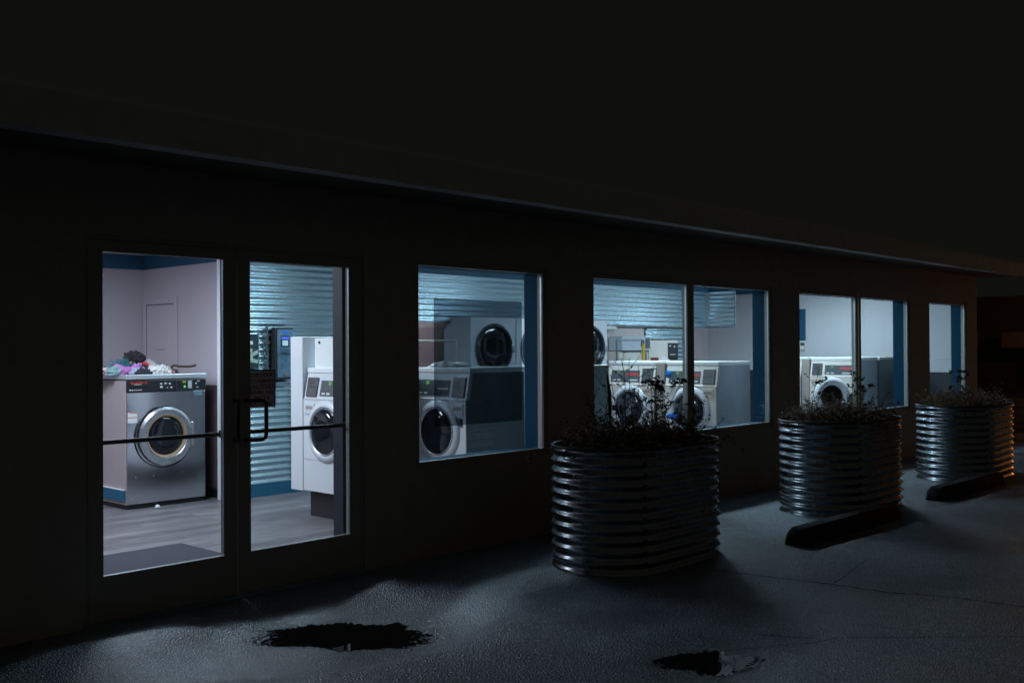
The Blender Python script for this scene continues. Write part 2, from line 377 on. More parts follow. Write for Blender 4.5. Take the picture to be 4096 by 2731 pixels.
def window(x0, x1, left_full=True, right_full=True, first=True):
    w_ = .117/2
    fl = x0-FRW if left_full else x0-w_+.0005; fr = x1+FRW if right_full else x1+w_-.0005
    m = MB(); zl, zh = GZ0-FRW, GZ1+FRW
    m.box(fl, 0, zl, x0, .058, zh); m.box(x1, 0, zl, fr, .058, zh); m.box(x0, 0, zl, x1, .058, GZ0); m.box(x0, 0, GZ1, x1, .058, zh)
    o = m.build('window', M_frame, BLD)
    MB().box(x0+.0005, .027, GZ0+.0005, x1-.0005, .033, GZ1-.0005).build('pane', GLASS, o)
    b = MB(); t = .005
    b.box(x1-t, .010, GZ0, x1-.0004, .026, GZ1); b.box(x0+.0004, .004, GZ0, x0+t, .026, GZ1)
    b.box(x0+t, .004, GZ0+.0004, x1-t, .022, GZ0+.003); b.box(x0+t, .004, GZ1-.003, x1-t, .022, GZ1-.0004)
    b.build('glazing_bead', M_alu, o)
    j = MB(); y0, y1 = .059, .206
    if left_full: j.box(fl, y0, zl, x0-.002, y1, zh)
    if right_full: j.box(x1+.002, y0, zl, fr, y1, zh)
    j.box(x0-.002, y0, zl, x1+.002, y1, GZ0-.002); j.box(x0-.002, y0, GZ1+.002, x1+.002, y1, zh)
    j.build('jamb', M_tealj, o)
    return o
window(*GX[0])
window(*GX[1], True, False); window(*GX[2], False, True)
window(*GX[3], True, False); window(*GX[4], False, True)
window(*GX[5])

def tube_rounded(pts, rad=.04, n=6):
    out = []; P = [Vector(p) for p in pts]
    out.append(P[0])
    for i in range(1, len(P)-1):
        a, b, c = P[i-1], P[i], P[i+1]; r = min(rad, (a-b).length*.45, (c-b).length*.45)
        s = b+(a-b).normalized()*r; e = b+(c-b).normalized()*r
        for k in range(n+1):
            t = k/n; out.append(s*(1-t)**2 + b*2*t*(1-t) + e*t*t)
    out.append(P[-1]); return out
def door(x0, x1, l, r, hinge):
    m = MB(); y0, y1 = .0, .045
    m.box(l, y0, 0, x0, y1, 2.115); m.box(x1, y0, 0, r, y1, 2.115); m.box(x0, y0, 0, x1, y1, DZ0); m.box(x0, y0, DZ1, x1, y1, 2.115)
    o = m.build('door', M_frame, BLD)
    MB().box(x0+.0005, .02, DZ0+.0005, x1-.0005, .026, DZ1-.0005).build('pane', GLASS, o)
    b = MB(); t = .005
    b.box(x1-t, .004, DZ0, x1-.0004, .019, DZ1); b.box(x0+.0004, .004, DZ0, x0+.004, .019, DZ1); b.box(x0+t, .004, DZ0+.0004, x1-t, .019, DZ0+.003)
    b.build('glazing_bead', M_alu, o)
    # crash bar inside
    pb = MB(); pb.tube([(x0-.05, .085, .984), (x1+.05, .085, .982)], .0135, 12)
    pb.box(x0-.05, .046, .962, x0-.02, .1, 1.006); pb.box(x1+.02, .046, .962, x1+.05, .1, 1.006)
    pb.build('push_bar', M_black, o, SM)
    return o
d1 = door(*DX[0], 2.49, 3.418, 0); d2 = door(*DX[1], 3.424, 4.37, 1)
hp = lambda s, xs: tube_rounded([(xs, -.002, 1.185), (xs+s*.03, -.055, 1.185), (xs+s*.115, -.065, 1.185), (xs+s*.115, -.065, .945), (xs+s*.03, -.055, .945), (xs, -.002, .945)], .045)
MB().tube(hp(1, 3.47), .0125, 12).build('pull_handle', M_black, d2, True)
MB().tube(tube_rounded([(3.40, -.002, 1.185), (3.398, -.05, 1.185), (3.385, -.065, 1.185), (3.385, -.065, .945), (3.398, -.05, .945), (3.40, -.002, .945)], .03), .0125, 12).build('pull_handle', M_black, d1, True)
fm = MB(); fm.box(2.4605, .0, -.019, 2.487, .1, 2.1395); fm.box(4.373, .0, -.019, 4.3995, .1, 2.1395); fm.box(2.487, .0, 2.118, 4.373, .1, 2.1395)
fm.build('door_frame', M_frame, BLD)
dj = MB(); dj.box(4.302, .1005, 0, 4.3995, .206, 2.139); dj.box(2.4605, .1005, 0, 2.56, .206, 2.139); dj.box(2.56, .1005, 2.075, 4.302, .206, 2.139)
dj.build('door_jamb', mat('slate_jamb', (.035, .05, .075), .5), BLD)
MB().box(2.46, -.03, -.0195, 4.4, .2, .003).build('threshold', M_alu, BLD)

# interior surfaces
MB().box(-3.8, .201, -.1, 16.30, 8.0, 0).build('floor', M_floor, kind='structure')
MB().box(-3.8, .201, 2.55, 16.30, 8.0, 2.574).build('ceiling', M_ceil, kind='structure')
ZW = 1.14
def wall(name, x0, y0, x1, y1, mt, z0=0, z1=2.549, wains=True, band=True, face=None):
    if wains and z0 == 0:
        MB().box(x0, y0, .1, x1, y1, ZW).build('wainscot', M_wains, BLD)
        MB().box(x0-.004, y0-.004, .0005, x1+.004, y1+.004, .1).build('baseboard', M_black, BLD)
        MB().box(x0+.001, y0+.001, ZW, x1-.001, y1-.001, z1).build(name, mt, BLD)
    else: MB().box(x0, y0, z0+.0005, x1, y1, z1).build(name, mt, BLD)
    if band: MB().box(x0-.012, y0-.012, 2.39, x1+.012, y1+.012, 2.548).build('teal_band', M_teal, BLD)
wall('back_wall', -3.79, 5.24, 5.51, 5.36, M_wall)
wall('side_wall', 5.50, 3.62, 5.60, 5.239, M_wall)
wall('inner_wall', 5.601, 3.52, 7.85, 3.64, M_wall, wains=False, band=False)
MB().box(5.44, 3.50, .0005, 5.598, 3.612, 2.548).build('corner_post', mat('white_trim_paint', (.85, .9, .95), .5), BLD)
MB().box(-.2, .207, 0.0005, -.1, 5.239, 2.549).build('partition', M_wall, BLD)
# recesses under the bulkhead
MB().box(7.70, 4.4, .0005, 11.1, 4.5, 2.548).build('recess_wall', M_wallp, BLD)
MB().box(7.75, 3.641, .0005, 7.849, 4.399, 2.548).build('recess_side', M_wallp, BLD)
MB().box(11.1, 3.50, .0005, 12.56, 3.62, 1.82).build('filler_wall', M_beige, BLD)
MB().box(12.56, 3.52, .0005, 13.7, 3.62, 1.82).build('inner_wall', M_beige, BLD)
MB().box(13.6, 3.621, .0005, 13.70, 4.709, 2.549).build('recess_side', M_wallp, BLD)
MB().box(13.6, 4.71, .0005, 16.299, 4.8, 2.549).build('recess_wall', M_wallp, BLD)
# bulkhead
MB().box(7.852, 3.475, 1.815, 11.1, 3.60, 2.549).build('bulkhead', M_wallb, BLD)
MB().box(11.101, 3.475, 1.821, 14.3, 3.60, 2.549).build('bulkhead', M_wallb, BLD)
MB().box(14.289, 2.972, 1.83, 14.299, 3.474, 2.549).build('bulkhead', M_wallb, BLD)
MB().box(14.27, 2.96, 2.39, 14.30, 3.44, 2.548).build('teal_band', M_teal, BLD)
MB().box(5.61, 3.43, 2.385, 14.268, 3.47, 2.548).build('teal_band', M_teal, BLD)
MB().box(16.262, .207, 2.44, 16.284, 4.70, 2.548).build('teal_band', M_teal, BLD)
# end wall lining
MB().box(16.285, .207, 1.08, 16.2995, 2.979, 2.549).build('end_lining', M_wallb, BLD)
MB().box(16.28, .207, .0005, 16.2995, 2.979, 1.079).build('wainscot', mat('slate_wainscot', (.02, .03, .04), .5), BLD)
MB().box(16.285, 2.9795, 1.0805, 16.2995, 4.709, 2.549).build('end_lining', M_wallb, BLD)
MB().box(16.28, 2.981, .0005, 16.2995, 4.709, 1.08).build('wainscot', mat('slate_wainscot', (.02, .03, .04), .5), BLD)
# inside face of the front wall
il = MB(); zz = 2.549; x = -3.79
ops2 = [(2.4605, 4.3995, 0, 2.139)]+[(a, b, z0, z1) for a, b, z0, z1 in ops[1:]]
for (a, b, z0, z1) in ops2:
    il.box(x, .2015, 0, a, .205, zz)
    if z0 > 0: il.box(a, .2015, 0, b, .205, z0)
    il.box(a, .2015, z1, b, .205, zz); x = b
il.box(x, .2015, 0, 16.28, .205, zz)
il.build('inner_lining', mat('grey_lining', (.45, .47, .5), .7), BLD)

# corrugated cladding
def corr(x0, x1, z0, z1, y, amp=.0105, pitch=.068, along='x', xc=0):
    vs = []; n = int((z1-z0)/pitch*12)
    for i in range(n+1):
        z = z0+(z1-z0)*i/n; d = math.cos(2*PI*z/pitch)*amp
        if along == 'x': vs += [(x0, y-d, z), (x1, y-d, z)]
        else: vs += [(xc-d, x0, z), (xc-d, x1, z)]
    fs = [(2*i, 2*i+1, 2*i+3, 2*i+2) for i in range(n)]
    return MB().add(vs, fs).build('corrugated_cladding', M_corr, BLD, True)
corr(5.60, 7.84, .12, 2.39, 3.49)
MB().box(5.60, 3.47, .0005, 7.85, 3.519, .117).build('baseboard', M_teal, BLD)
MB().box(5.575, 3.46, .12, 5.595, 3.50, 2.385).build('edge_trim', M_galv, BLD)
MB().box(6.262, 3.452, .12, 6.278, 3.488, 1.62).build('edge_trim', M_black, BLD)
corr(7.86, 11.2, 1.83, 2.39, 3.455); corr(11.21, 14.26, 1.83, 2.39, 3.455)
corr(12.6, 13.69, .1, 1.80, 3.49)
corr(2.97, 3.44, 1.83, 2.39, 0, along='y', xc=14.285)
MB().box(7.84, 3.44, 1.80, 14.29, 3.474, 1.829).build('bulkhead_trim', M_galv, BLD)
MB().box(14.27, 2.96, 1.80, 14.299, 3.439, 1.829).build('bulkhead_trim', M_galv, BLD)
MB().box(14.272, 2.952, 1.83, 14.299, 2.968, 2.389).build('edge_trim', M_galv, BLD)

# closed door drawn on the side wall, and a pinkish one in the recess
dd = thing('interior_door', 'closed grey door flush in the side wall behind the steel washer', 'door', (5.5, 4.85, 0))
MB().box(-.012, -.29, .005, -.0005, .30, 1.99).build('door_panel', M_wall, dd, bevel=.003)
tr = MB(); tr.box(-.02, -.36, .005, -.0005, -.298, 2.06); tr.box(-.02, .308, .005, -.0005, .37, 2.06); tr.box(-.02, -.298, 1.998, -.0005, .308, 2.06); tr.build('trim', M_wall, dd, bevel=.003)
MB().box(-.013, -.294, 1.988, -.009, .304, 1.998).box(-.013, .299, .01, -.009, .306, 1.99).box(-.013, -.297, .01, -.009, -.291, 1.99).build('gap', M_wains, dd)
MB().lathe([(.02, 0), (.028, -.03), (.02, -.05)], (-.012, -.22, 1.0), 16, 'x').build('knob', M_alu, dd, True)
MB().box(-.0135, -.1, 1.5, -.0125, .1, 1.506).build('vent_slot', M_wains, dd)
d3 = thing('interior_door', 'pinkish red closed door in the recess beneath the corrugated bulkhead', 'door', (8.9, 4.399, 0))
MB().box(-.42, -.03, .005, .42, -.0005, 1.78).build('door_panel', mat('pink_door_paint', (.62, .52, .54), .6, var=.06), d3, bevel=.004)
MB().box(.43, -.035, .005, .52, -.0005, 1.81).box(-.52, -.035, .005, -.43, -.0005, 1.81).build('trim', M_wallb, d3, bevel=.003)

# ---------------------------------------------------------------- ceiling lights
def light_fixture(x, y, lab, ln=1.2, wd=.32, L=LAMPL, c=LAMPC):
    t = thing('ceiling_light', lab, 'ceiling light', (x, y, 2.5495), 0, 'fluorescent ceiling lights')
    MB().box(-ln/2-.02, -wd/2-.02, -.03, ln/2+.02, wd/2+.02, -.0005).build('housing', M_ceil, t, bevel=.004)
    m = mat('lit_diffuser_%d' % int(L*10), (.8, .8, .8), .5, emit=c, es=L)
    MB().add([(-ln/2, -wd/2, -.034), (ln/2, -wd/2, -.034), (ln/2, wd/2, -.034), (-ln/2, wd/2, -.034)], [(0, 1, 2, 3)]).build('diffuser', m, t)
LX = [(6.3, 2.15, 'above the first front loaders'), (9.9, 1.5, 'in front of the stacked dryers'), (13.2, 1.5, 'between the two rear washer rows'), (14.6, 1.9, 'beside the end wall')]
for lx, ly, s_ in LX: light_fixture(lx, ly, 'bright fluorescent ceiling light '+s_, L={6.3: 38, 9.9: 60, 13.2: 46, 14.6: 42}[lx])

light_fixture(3.75, 2.45, 'bright fluorescent ceiling light above the left door mat', L=74, c=(.78, .87, 1))
light_fixture(2.2, 4.0, 'bright fluorescent ceiling light left of the steel washer', L=60.1, c=(.86, .86, 1))

light_fixture(8.6, 4.0, 'unseen ceiling light added in the recess to brighten its pink wall', ln=.6, wd=.2, L=9, c=(.85, .87, .95))  # added fill, out of view behind the bulkhead, brightens the recess wall

# ---------------------------------------------------------------- large steel washer seen through the left door
BW = thing('steel_washer', 'large stainless steel washer with round door and clothes heaped on top', 'washing machine', (4.51, 3.65, 0))
wB = .82
MB().box(0.0, .012, .045, wB, .85, 1.215).build('cabinet', mat('beige_grey_side', (.33, .285, .29), .45, var=.05), BW, bevel=.006)
MB().box(.004, 0, .05, wB-.004, .0115, 1.10).build('front_panel', M_steel, BW, bevel=.003)
MB().box(.02, .02, .0005, wB-.02, .82, .044).build('plinth', M_black, BW)
MB().box(-.008, -.012, 1.222, wB+.008, .86, 1.268).build('lid', mat('lid_steel', (.62, .66, .70), .4, .8), BW, bevel=.006)
cp = MB().box(.0, -.016, 1.106, wB-.004, .011, 1.214).build('control_panel', M_panel, BW, bevel=.003)
text('lettering', 'Speed Queen', .03, M_red, cp, (.015, -.0572, 1.193), ax='LEFT', sx=1.0, bold=.0008)
text('lettering', 'COMMERCIAL', .012, M_prnt, cp, (.045, -.0572, 1.176), ax='LEFT')
b_ = MB()
for k in range(6): b_.box(.022+k*.022, -.0185, 1.118, .034+k*.022, -.0155, 1.128)
for (px, pz, sx, sz) in ((.33,1.17,.02,.02),(.375,1.172,.022,.022),(.42,1.17,.02,.02),(.33,1.138,.026,.026),(.40,1.134,.012,.014),(.435,1.134,.02,.02),(.72,1.19,.03,.012),(.70,1.165,.016,.02),(.71,1.13,.026,.01)):
    b_.box(px, -.0185, pz, px+sx, -.0155, pz+sz*.6)
b_.build('button_row', M_prnt, cp)
MB().box(.50, -.0175, 1.112, .672, -.0155, 1.208).build('display_frame', M_alu, cp)
MB().box(.503, -.0195, 1.115, .669, -.0178, 1.205).build('display', M_panel, cp)
MB().box(.62, -.0215, 1.125, .66, -.0198, 1.2).build('keypad', mat('keypad_grey', (.35, .4, .43), .4), cp)
text('digits', '333', .028, M_yel, cp, (.578, -.0205, 1.188))
MB().lathe([(.012, 0), (.012, -.003)], (.585, -.0195, 1.143), 16).build('start_light', M_green, cp)
cs = MB().box(.685, -.008, 1.045, .785, -.0005, 1.1).build('coin_slot', M_alu, BW, bevel=.003)
MB().box(.695, -.0105, 1.052, .775, -.0085, 1.09).build('slot_plate', mat('slot_blue', (.22, .33, .4), .3, .6), cs)
rg = MB().lathe([(.205, 0), (.2, -.035), (.215, -.048), (.255, -.05), (.278, -.035), (.285, -.012), (.285, 0)], (.385, -.0005, .675), 72, cap=False).build('door_ring', M_ring, BW, SM)
MB().lathe([(.288, 0), (.296, -.02), (.290, -.0)], (.375, -.0008, .668), 72, cap=False).build('door_gasket', M_black, BW, SM)
MB().lathe([(.183, -.02), (.19, -.04), (.206, -.047), (.212, -.036)], (.385, -.0005, .675), 64, cap=False).build('inner_gasket', M_brass, rg, SM)
MB().lathe([(.187, -.012), (.16, -.03), (.1, -.036), (.02, -.038)], (.385, -.0005, .675), 64).build('door_glass', M_dglass, rg, SM)
hd = MB().box(.64, -.04, .56, .668, -.0005, .80).build('hinge', M_ring, BW, bevel=.01)
st = MB().box(.012, -.0022, .815, .105, -.0003, .915).build('warning_label', M_prnt, BW)
MB().box(.03, -.0032, .905, .105, -.0024, .914).box(.012, -.0032, .862, .105, -.0024, .87).build('orange_stripe', mat('orange_print', (.6, .12, .03), .5), st)
MB().box(-.022, .02, .082, -.003, .84, .185).build('side_board', M_teal, BW)
MB().box(-.024, .018, .1852, -.002, .842, .193).build('side_board_cap', M_prnt, BW)
sc = MB()
for (px, pz) in ((.09, .30), (.27, .30), (.57, .31), (.7, .98), (.05, .1)): sc.lathe([(.005, 0), (.004, -.003)], (px, -.0003, pz), 10)
sc.build('screws', M_ring, BW)
tag(MB().lathe([(.02, -.012), (.026, 0), (.015, .018), (.004, .022)], (4.77, 3.56, .013), 12, 'z').build('paper_wad', M_prnt, None, True), 'tiny crumpled white scrap on the floor before the steel washer', 'litter')

# heap of clothes on the washer
def crumple(name, c, size, m, lab, seed, hang=None, parent=None, fl=.2):
    bm = bmesh.new(); bmesh.ops.create_icosphere(bm, subdivisions=5, radius=1)
    if seed < 20 and seed != 1: size = tuple(v*f for v, f in zip(size, (1.22, 1.2, 1.12)))
    sd = Vector((seed*3.1, seed*1.7, seed*.9))
    for v in bm.verts:
        p = v.co.normalized(); q = Vector((p.x*size[0], p.y*size[1], p.z*size[2]))
        n1 = noise.noise(q*9+sd)*.5; fold = abs(noise.noise(q*26+sd*2)); f2 = abs(noise.noise(Vector((q.x*55, q.y*30, q.z*30))+sd))
        s = 1+n1*.7-(.3-fold)*.42-(.3-f2)*.2
        v.co = Vector((q.x*s, q.y*s, max(-size[2]*fl, q.z*s)))
    me = bpy.data.meshes.new(name); bm.to_mesh(me); bm.free(); me.shade_smooth(); me.materials.append(m)
    o = bpy.data.objects.new(name, me); COL.objects.link(o); o.location = c
    return tag(o, lab, 'clothing', 'clothes heaped on the steel washer')
cl = lambda n, c: mat('cloth_'+n, c, .9, bump=.4, bscale=120, var=.25, vscale=18)
zt = 1.268
def onlid(px, dy, h): return (4.455+px, 3.65+dy, zt+h)
crumple('garment', onlid(.28, .30, .13), (.10, .10, .10), cl('black', (.012, .011, .012)), 'round black garment crowning the clothes heap', 1, fl=.9)
crumple('garment', onlid(.12, .20, .016), (.085, .08, .075), cl('lilac', (.42, .16, .42)), 'lilac garment in the left of the clothes heap', 2)
crumple('garment', onlid(.25, .16, .014), (.06, .06, .10), cl('orchid', (.48, .2, .5)), 'bright orchid pink garment in the middle of the heap', 3, fl=.1)
crumple('garment', onlid(.17, .27, .03), (.08, .08, .10), cl('teal', (.02, .09, .12)), 'dark teal garment behind the lilac one', 4, fl=.3)
crumple('garment', onlid(.05, .22, .012), (.075, .08, .06), cl('mint', (.2, .36, .36)), 'pale mint garment at the left end of the heap', 5)
crumple('garment', onlid(.20, .30, .10), (.07, .07, .035), cl('tan', (.4, .24, .14)), 'tan garment just beneath the black one', 6, fl=.9)
crumple('garment', onlid(.325, .18, .085), (.035, .04, .03), cl('red', (.5, .02, .03)), 'small bright red garment in the middle of the heap', 7, fl=.9)
crumple('garment', onlid(.295, .15, .012), (.085, .05, .075), cl('navy', (.015, .018, .03)), 'navy garment low in the middle of the heap', 8)
crumple('garment', onlid(.455, .17, .014), (.12, .09, .065), cl('white', (.66, .64, .62)), 'crumpled white garment at the right of the heap', 9)
crumple('garment', onlid(.40, .26, .03), (.09, .08, .10), cl('grey', (.4, .36, .36)), 'pale grey garment behind the white one', 10, fl=.3)
crumple('garment', onlid(.47, .30, .03), (.12, .06, .065), cl('charcoal', (.025, .025, .028)), 'charcoal garment trailing off behind the white one', 11, fl=.4)
crumple('garment', onlid(.575, .13, .010), (.028, .03, .022), cl('red', (.5, .02, .03)), 'small red sock at the right end of the heap', 12)
crumple('garment', onlid(.60, .22, .010), (.09, .05, .03), cl('brown', (.06, .045, .04)), 'thin brown garment at the right end of the heap', 13)
crumple('garment', onlid(-.03, .45, .012), (.13, .2, .05), cl('blush', (.6, .42, .42)), 'blush pink cloth lying left of the clothes heap', 14, fl=.25)
crumple('garment', onlid(.13, .33, .07), (.10, .08, .06), cl('slate', (.10, .13, .16)), 'slate grey garment high at the back left of the heap', 16, fl=.5)
crumple('garment', onlid(.40, .33, .10), (.07, .07, .05), cl('dusk', (.30, .24, .26)), 'dusky pink garment between the black and white ones', 17, fl=.9)
crumple('garment', onlid(.20, .10, .012), (.06, .04, .05), cl('sky', (.32, .36, .50)), 'pale blue garment at the front of the heap', 18)
crumple('garment', onlid(.25, .08, .010), (.075, .04, .045), cl('ink', (.02, .02, .03)), 'ink dark garment at the front middle of the heap', 19)
bl = MB().tube(tube_rounded([(5.10, 3.92, 1.30), (5.12, 3.90, 1.35), (5.17, 3.88, 1.335), (5.30, 3.86, 1.332), (5.345, 3.86, 1.345)], .02), .011, 8)
tag(bl.build('belt', M_twig, None, True), 'dark strap sticking out of the right end of the heap', 'belt')

# door mat
tag(MB().box(2.3, .32, .0005, 4.01, 1.74, .012).build('door_mat', mat('mat_rubber', (.035, .034, .05), .9, bump=.6, bscale=150), None, bevel=.004), 'large dark ribbed mat on the floor inside the left door', 'door mat')

# ---------------------------------------------------------------- front loading washers
def make_washer(name, lab, mirror=False, W=.69, D=.75, body=M_white, red=False, side=M_side, opened=False, hook=True, group='front loading washers in rows', ring=M_white, logo=False):
    """front at y=0 facing -Y, base centre at origin"""
    t = thing(name, lab, 'washing machine', group=group); s = -1 if mirror else 1; h = W/2
    H = 1.33; zb = .235
    MB().box(-h+.01, .07, .0005, h-.01, D-.05, zb-.001).build('plinth', mat('black_plinth', (.018, .017, .018), .5, var=.2), t)
    # front skin with slanted console
    MB().prism([(0, zb), (.012, zb), (.012, 1.055), (.05, 1.056), (.09, 1.285), (.055, 1.285), (.012, 1.065), (0, 1.055)], -h, h, 'x').build('front_panel', body, t, bevel=.004)
    sd = MB(); pr = [(.0125, zb), (D, zb), (D, 1.285), (.0905, 1.285), (.052, 1.056), (.0125, 1.055)]
    sd.prism(pr, -h+.001, h-.001, 'x'); sd.build('cabinet', side, t, bevel=.003)
    MB().box(-h-.004, .05, 1.287, h+.004, D+.004, H).build('top', M_lid, t, bevel=.006)
    # console plates laid on the slant
    nrm = Vector((0, -1, .19)).normalized(); sl = math.atan2(.043, .22)
    def plate(nm, x0, x1, z0, z1, m, th=.004, par=t, off=0, bv=.002):
        mb = MB(); mb.box(x0, -th, 0, x1, 0, z1-z0)
        o = mb.build(nm, m, par, bevel=bv); zc = z0
        y = .012+(zc-1.065)*(.043/.22)-.0008-off
        o.location = (0, y, z0); o.rotation_euler = (-sl, 0, 0); return o
    X = lambda a, b: (min(s*a, s*b), max(s*a, s*b))
    x0, x1 = X(-.30, .12)
    cw = plate('console', x0, x1, 1.085, 1.225, M_cgrey)
    dg = text('digits', '25', .04, M_green, cw, (x0+.13 if not red else x0+.11, -.0045, .112))
    bb = MB(); bb.box(x0+.03, -.006, .012, x0+.075, -.0042, .03); bb.box(x0+.10, -.006, .012, x0+.145, -.0042, .03); bb.build('buttons', M_prnt, cw)
    MB().box(x1-.15, -.0055, .055 if not red else .012, x1-.02, -.0042, .07 if not red else .03).build('logo_strip', M_prnt, cw)
    if red: MB().box(x1-.19, -.0056, .075, x1-.004, -.0042, .108).build('red_label', M_redl, cw)
    x0, x1 = X(.16, .315)
    if hook:
        cb = MB(); cb.prism([(x0, 0), (x1, 0), (x1+(.0), .175), (x0, .175)], -.012, 0, 'y'); o = cb.build('coin_box', M_coin, t, bevel=.004); o.location = (0, .012+.01*.195-.001, 1.075); o.rotation_euler = (-sl, 0, 0)
        MB().box(x0+.015, -.0135, .085, x1-.015, -.0122, .092).box(x0+.03, -.0135, .12, x1-.05, -.0122, .126).build('coin_slot', M_black, o)
    MB().box(-h+.003, -.003, 1.052, h-.003, -.0004, 1.056).build('seam', M_gap, t)
    MB().box(-h+.003, -.002, .515, h-.003, -.0004, .519).build('seam', M_gap, t)
    # detergent drawer / latch
    x0, x1 = X(.175, .315)
    dr = MB().box(x0, -.007, .92, x1, -.0004, 1.02).build('latch_plate', M_cream if red else body, t, bevel=.003)
    MB().box(x0+.02, -.0085, .965, x1-.02, -.0072, .995).build('latch_recess', M_gap, dr)
    cz = .775
    rg = MB().lathe([(.275, 0), (.268, -.012), (.245, -.028), (.222, -.03), (.205, -.018), (.203, -.001)], (0, -.0004, cz), 64, cap=False).build('door_surround' if opened else 'door_ring', ring, t, SM)
    if not opened:
        MB().lathe([(.203, -.018), (.2, -.026), (.17, -.045), (.1, -.055), (.02, -.058)], (0, -.0004, cz), 56).build('door_glass', M_dglass, rg, SM)
        MB().lathe([(.206, -.026), (.203, -.034), (.196, -.03)], (0, -.0004, cz), 56, cap=False).build('door_rim', M_ring, rg, SM)
    else:
        MB().lathe([(.203, -.002), (.2, -.001), (.02, -.0008)], (0, -.0006, cz), 56).build('drum_opening', mat('drum_dark', (.02, .02, .024), .35, .6), rg, SM)
    return t
def put(t, X, Y, rz, lab=None, grp=None):
    t.location = (X, Y, 0); t.rotation_euler = (0, 0, rz)
    if lab: t['label'] = lab
    return t
# door-2 washer (front X 5.42), coin box at the far side
w1 = put(make_washer('front_load_washer', 'white front loader on black plinth seen through the right door', mirror=True), 5.42, 1.785, -PI/2)
w2 = put(make_washer('front_load_washer', 'white front loader with dark grey side behind the tinted window sign'), 6.09, 1.07, -PI/2)
MB().box(.19, -.016, .83, .30, -.008, .90).build('drawer_pull', M_cgrey, w2)
w3 = put(copy_tree(w2), 7.98, .95, PI/2, 'grey washer turned away at the left edge of the first double window')
for ch in w3.children:
    if ch.name.startswith('cabinet'): ch.data = ch.data.copy(); ch.data.materials[0] = mat('blue_grey_side', (.74, .9, .96), .4, var=.1)
w4 = put(make_washer('front_load_washer', 'old white washer with red label nearest the first mullion, beside a beige filler', body=M_whiteb, red=True, side=M_sided, ring=M_white), 9.9, 1.80, -PI/2, 'white washer with red label behind the tallest weeds, left of the beige gap')
w5 = put(copy_tree(w4), 9.9, .955, -PI/2, 'white washer with red label and grey side split by the first mullion')
w6 = put(make_washer('front_load_washer', 'white washer with its round door swung open, seen through the second double window', mirror=True, body=M_whiteb, red=True, side=M_sided, opened=True, D=.78), 14.0, 1.20, -PI/2)
w7 = put(copy_tree(w4), 14.0, 2.04, -PI/2, 'old white washer at the far left edge of the second double window')
w8 = put(copy_tree(w2), 15.56, 1.18, PI/2, 'grey washer standing back to back with the open washer')
tag(MB().box(14.02, 1.56, .0005, 14.7, 1.68, 1.31).build('filler_strip', M_gap, None, bevel=.004), 'beige filler strip left of the washer with the open door', 'filler strip', 'beige filler strips between washers')
tag(MB().box(9.93, 1.32, .0005, 10.6, 1.435, 1.31).build('filler_strip', M_gap, None, bevel=.004), 'beige filler strip between the two red labelled washers behind the weeds', 'filler strip', 'beige filler strips between washers')
# open door of w6: hinged at the left (far) side, swung towards the camera side
od = bpy.data.objects.new('open_door', None); COL.objects.link(od); od.parent = w6; od.location = (.27, -.03, .775); od.rotation_euler = (0, 0, R(50))
MB().lathe([(.165, -.02), (.185, -.035), (.235, -.04), (.262, -.02), (.265, .02), (.24, .035), (.19, .03), (.17, .02)], (.0, 0, 0), 64, cap=False).build('door_ring', M_white, od, SM)
for ch in od.children: ch.location = (-.26, 0, 0)
g_ = MB().lathe([(.172, .02), (.16, .06), (.12, .10), (.06, .12), (.01, .125)], (-.26, 0, 0), 48).build('door_glass', M_dglass, od, SM)
MB().lathe([(.166, .0), (.19, .034), (.172, .045), (.16, .02)], (-.26, 0, 0), 48, cap=False).build('door_gasket', M_cream, od, SM)

# blue cloth in the second red washer, blue cloth on its console
def cloth2(c, size, m, lab, seed, fl=.3, cat='cloth'):
    o = crumple('cloth', c, size, m, lab, seed, fl=fl); o['category'] = cat
    if 'group' in o: del o['group']
    return o
cloth2((9.84, 1.15, .70), (.03, .08, .04), cl('royal', (.01, .14, .55)), 'bright blue cloth hanging in the door of the washer by the first mullion', 21, .9)
cloth2((9.86, 1.22, 1.19), (.02, .04, .055), cl('azure', (.02, .2, .5)), 'small blue rag on the console above the blue cloth', 22, .9)
cloth2((6.4, 1.22, 1.333), (.20, .16, .045), cl('white', (.66, .64, .62)), 'folded white cloth on the washer behind the tinted window sign', 23, .05)
cloth2((14.3, 2.15, 1.334), (.30, .18, .075), cl('white', (.66, .64, .62)), 'white domed bundle on the rear washers, below the bare end wall', 24, .05)
cloth2((13.9+.2, 2.3, 1.334), (.09, .06, .03), cl('teal', (.02, .09, .12)), 'small teal bundle left of the white domed bundle', 25, .05)

# tall white end post and splash panel by the first washer
tag(MB().box(5.425, 2.145, .225, 6.1, 2.33, 1.612).build('end_panel', M_white, None, bevel=.006), 'tall pale panel closing the washer row by the corrugated wall', 'panel')
sp = tag(MB().box(5.50, 1.44, 1.333, 5.515, 2.06, 1.595).build('splash_board', M_lid, None, bevel=.003), 'bright white board standing on the washer in the right door', 'board')
MB().lathe([(.014, 0), (.012, -.006)], (5.499, 1.99, 1.56), 12, 'x').lathe([(.014, 0), (.012, -.006)], (5.499, 1.62, 1.56), 12, 'x').build('fasteners', M_black, sp)

